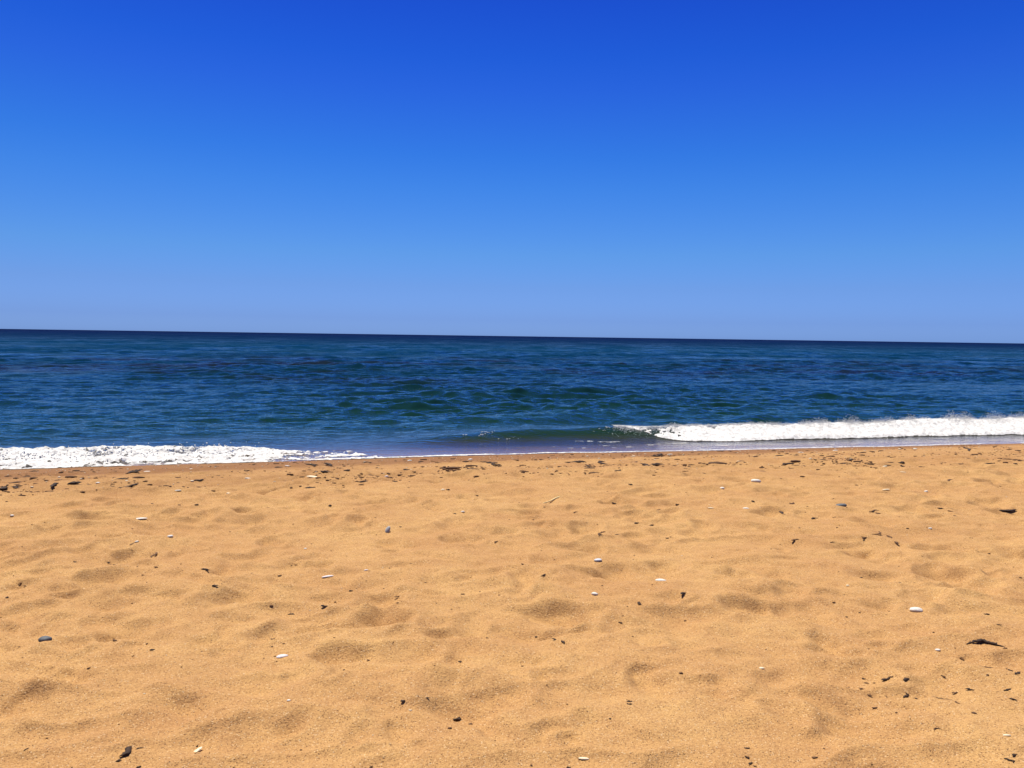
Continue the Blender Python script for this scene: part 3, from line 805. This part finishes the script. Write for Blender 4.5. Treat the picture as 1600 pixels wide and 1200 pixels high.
 (1544,735,1552,736,4,K,'crumb',"seaweed","black flat crumb below the broad dark scrap at far right"),
 (1535,755,1547,754,3,N_,'weed',"seaweed","pale brown scrap above the curved black seaweed clump"),
 (1480,754,1488,751,3.5,N_,'twig',"twig","short upslanting brown twig right of a tiny white pebble"),
 (1405,723,1412,722,5,K,'crumb',"seaweed","black lump with reddish crumbs under the weed line at right"),
 (1407,731,1413,732,4,K,'crumb',"seaweed","black dot directly below the lump with reddish crumbs"),
 (1436,733,1442,734,4,N_,'crumb',"seaweed","brown dot right of the black dot under the weed line"),
 (1254,728,1260,728,4,K,'crumb',"seaweed","black dot below the weed line under the breaking wave"),
 (1317,726,1324,724,4,K,'crumb',"seaweed","small black clump below the weed line right of the black dot"),
 (1019,733,1034,731,5,K,'weed',"seaweed","curved dark weed strip at the lower rim of the weed line right of centre"),
 (916,730,921,732,4,K,'crumb',"seaweed","short dark chip under the weed line in the middle"),
 (936,725,946,728,5,K,'weed',"seaweed","dark forked weed in the weed line just right of the middle"),
 (884,725,913,724,6,K,'weed',"seaweed","longest dark weed strip in the middle of the weed line"),
 (1002,724,1010,727,5,K,'weed',"seaweed","dark knot of weed right of the forked weed"),
 (1020,714,1036,712,5,K,'weed',"seaweed","broad dark weed mat near the water's edge right of centre"),
 (196,743,220,740,7,K,'weed',"seaweed","large dark weed clump on wet sand below the left foam"),
 (105,763,128,761,8,K,'weed',"seaweed","long black weed clump with a lump at the far left weed line"),
 (1,766,10,764,9,K,'weed',"seaweed","thick black weed clump at the left frame edge"),
 (80,767,89,762,7,K,'weed',"seaweed","black spiky weed tuft between the two big clumps at far left"),
 (185,764,209,760,6,K,'weed',"seaweed","black streak of weed under the large wet clump at left"),
 (476,728,494,729,6,K,'weed',"seaweed","dark oval weed clump on wet sand left of centre"),
 (510,727,517,729,6,K,'crumb',"seaweed","black lump right of the dark oval weed clump"),
 (537,740,547,739,6,K,'crumb',"seaweed","black shiny lump in the weed line left of centre"),
 (500,742,516,743,5,K,'weed',"seaweed","flat dark weed above the long pale reed splinter"),
 (728,738,748,739,5,K,'weed',"seaweed","dark weed with an upright frond in the weed line left of the middle"),
 (767,729,782,730,5,K,'weed',"seaweed","flat dark weed strip left of the longest strip in the middle"),
]
for i, (xa, ya, xb, yb, th, mt, kd, cat, lab) in enumerate(SCRAPS):
    x1, y1, t1 = at(xa, ya); x2, y2, t2 = at(xb, yb)
    Ls = max(math.hypot(x2 - x1, y2 - y1), .006); wd = min(th * t1 / F_PX * .95, Ls * .7)
    nm = {"seaweed": "seaweed_scrap", "twig": "twig", "driftwood": "driftwood", "bark": "bark_piece"}[cat]
    rnd = random.Random(i * 13 + 5)
    parts = scrap_parts(Ls * 1.05, wd, kd, rnd)
    if cat == "driftwood":
        ctrl = [(-.60, 0, .002, .003), (-.2, .03, .006, .0055), (.15, .06, .008, .008), (.35, .04, .010, .0095), (.52, 0, .009, .010), (.68, -.28, .007, .008), (.85, -.60, .006, .0055), (1.10, -1.05, .002, .002)]
        pth, rd = [], []
        for k in range(29):
            u = k / 4; a = ctrl[min(int(u), 6)]; c = ctrl[min(int(u), 6) + 1]; fq = u - min(int(u), 6)
            q = [a[z] + (c[z] - a[z]) * fq for z in range(4)]
            pth.append((q[0] * Ls, q[1] * Ls + rnd.uniform(-.003, .003), q[2] + rnd.uniform(-.002, .002))); rd.append(q[3] * rnd.uniform(.6, 1.25))
        parts = [tube(pth, rd, .7, 9, .25, rnd)]
        for (k, dx, dy) in ((17, .012, .016), (23, .016, .006)):
            b0 = Vector(pth[k]); parts.append(tube([b0, b0 + Vector((dx * .5, dy * .6, .004)), b0 + Vector((dx, dy, .002))], [.004, .003, .001], .8, 6, .2, rnd))
    xm, ym = (x1 + x2) / 2, (y1 + y2) / 2
    lift = max(0.0, max(ground(x1 + (x2 - x1) * f_, y1 + (y2 - y1) * f_) for f_ in (0, .25, .5, .75, 1)) - ground(xm, ym)) * .7
    put(nm, py_mesh(nm, parts, mt), xm, ym, lift - .0005, math.atan2(y2 - y1, x2 - x1), lab, cat)

# ------------------------------------------------------------------ the weed line: many small scraps, one object each
protos = []
for k in range(14):
    rnd = random.Random(900 + k)
    protos.append(py_mesh("weed_fragment", scrap_parts(1.0, rnd.uniform(.22, .42), 'weed' if k % 2 else 'crumb', rnd), K if k % 3 else N_))
ZONES = [(-7.2, -2.6, 105, "small dark weed fragment washed up in the weed line below the left foam", "weed fragments below the left foam"),
         (-2.6, 2.0, 95, "small dark weed fragment washed up in the middle of the weed line", "weed fragments in the middle of the weed line"),
         (2.0, 8.6, 90, "small dark weed fragment washed up in the weed line under the right breaker", "weed fragments under the right breaker")]
for (xa, xb, cnt, lab, grp) in ZONES:
    for k in range(cnt):
        me = random.choice(protos)
        x = random.uniform(xa, xb)
        s = random.choice([random.gauss(-2.65, .28), random.gauss(-2.65, .28), random.uniform(-2.9, -.25), random.gauss(-1.5, .4)])
        s = min(s, -.15)
        L = random.lognormvariate(math.log(.048), .55)
        o = bpy.data.objects.new("weed_fragment", me); COL.objects.link(o)
        y = yshore(x) + s
        o.location = (x, y, ground(x, y) - .001); o.rotation_euler = (0, 0, random.gauss(.25, .45)); o.scale = (L, L * random.uniform(.7, 1.2), L * random.uniform(.4, .8))
        tag(o, lab, "seaweed", grp)

# crumbs nobody could count: peat-dark specks along the weed line and thinly over the sand, one sheet of litter
pts, rad, st = [], [], []
for k in range(10600):
    if k < 9000:
        x = random.uniform(-12, 14); s = random.choice([random.gauss(-2.75, .22), random.gauss(-2.5, .45), random.uniform(-3, -.2)]); s = min(s, -.12)
        if vnoise(np.array([x / .5]), np.array([s / .25]), 55)[0] < .0: continue
        r = random.lognormvariate(math.log(.0058), .55)
        sx = random.uniform(1, 3.2)
    else:
        x = random.uniform(-7, 8); s = random.uniform(-10, -3)
        r = random.lognormvariate(math.log(.0026), .45); sx = random.uniform(1, 2.2)
    y = yshore(x) + s
    pts.append((x, y, ground(x, y) + r * .2)); rad.append(r); st.append((sx, random.uniform(.7, 1.3), .6))
co, f = blobs(np.array(pts), np.array(rad), np.array(st))
co += rng.normal(0, .0012, co.shape)
tag(link("plant_litter", raw_mesh("plant_litter", co, f), N_), "fine brown plant litter strewn along the weed line", "litter", kind="stuff")
pts, rad, st = [], [], []
for k in range(700):
    x = random.uniform(-8, 10); s = random.choice([random.gauss(-.5, .3), random.uniform(-3, -.2), random.uniform(-10, -1)]); s = min(s, -.1)
    y = yshore(x) + s; r = random.lognormvariate(math.log(.0055 if s > -3 else .0028), .4)
    pts.append((x, y, ground(x, y) + r * .3)); rad.append(r); st.append((random.uniform(1, 2), 1, .6))
co, f = blobs(np.array(pts), np.array(rad), np.array(st))
tag(link("shell_grit", raw_mesh("shell_grit", co, f), M_CREAM), "fine pale shell grit scattered over the wet and dry sand", "shell grit", kind="stuff")
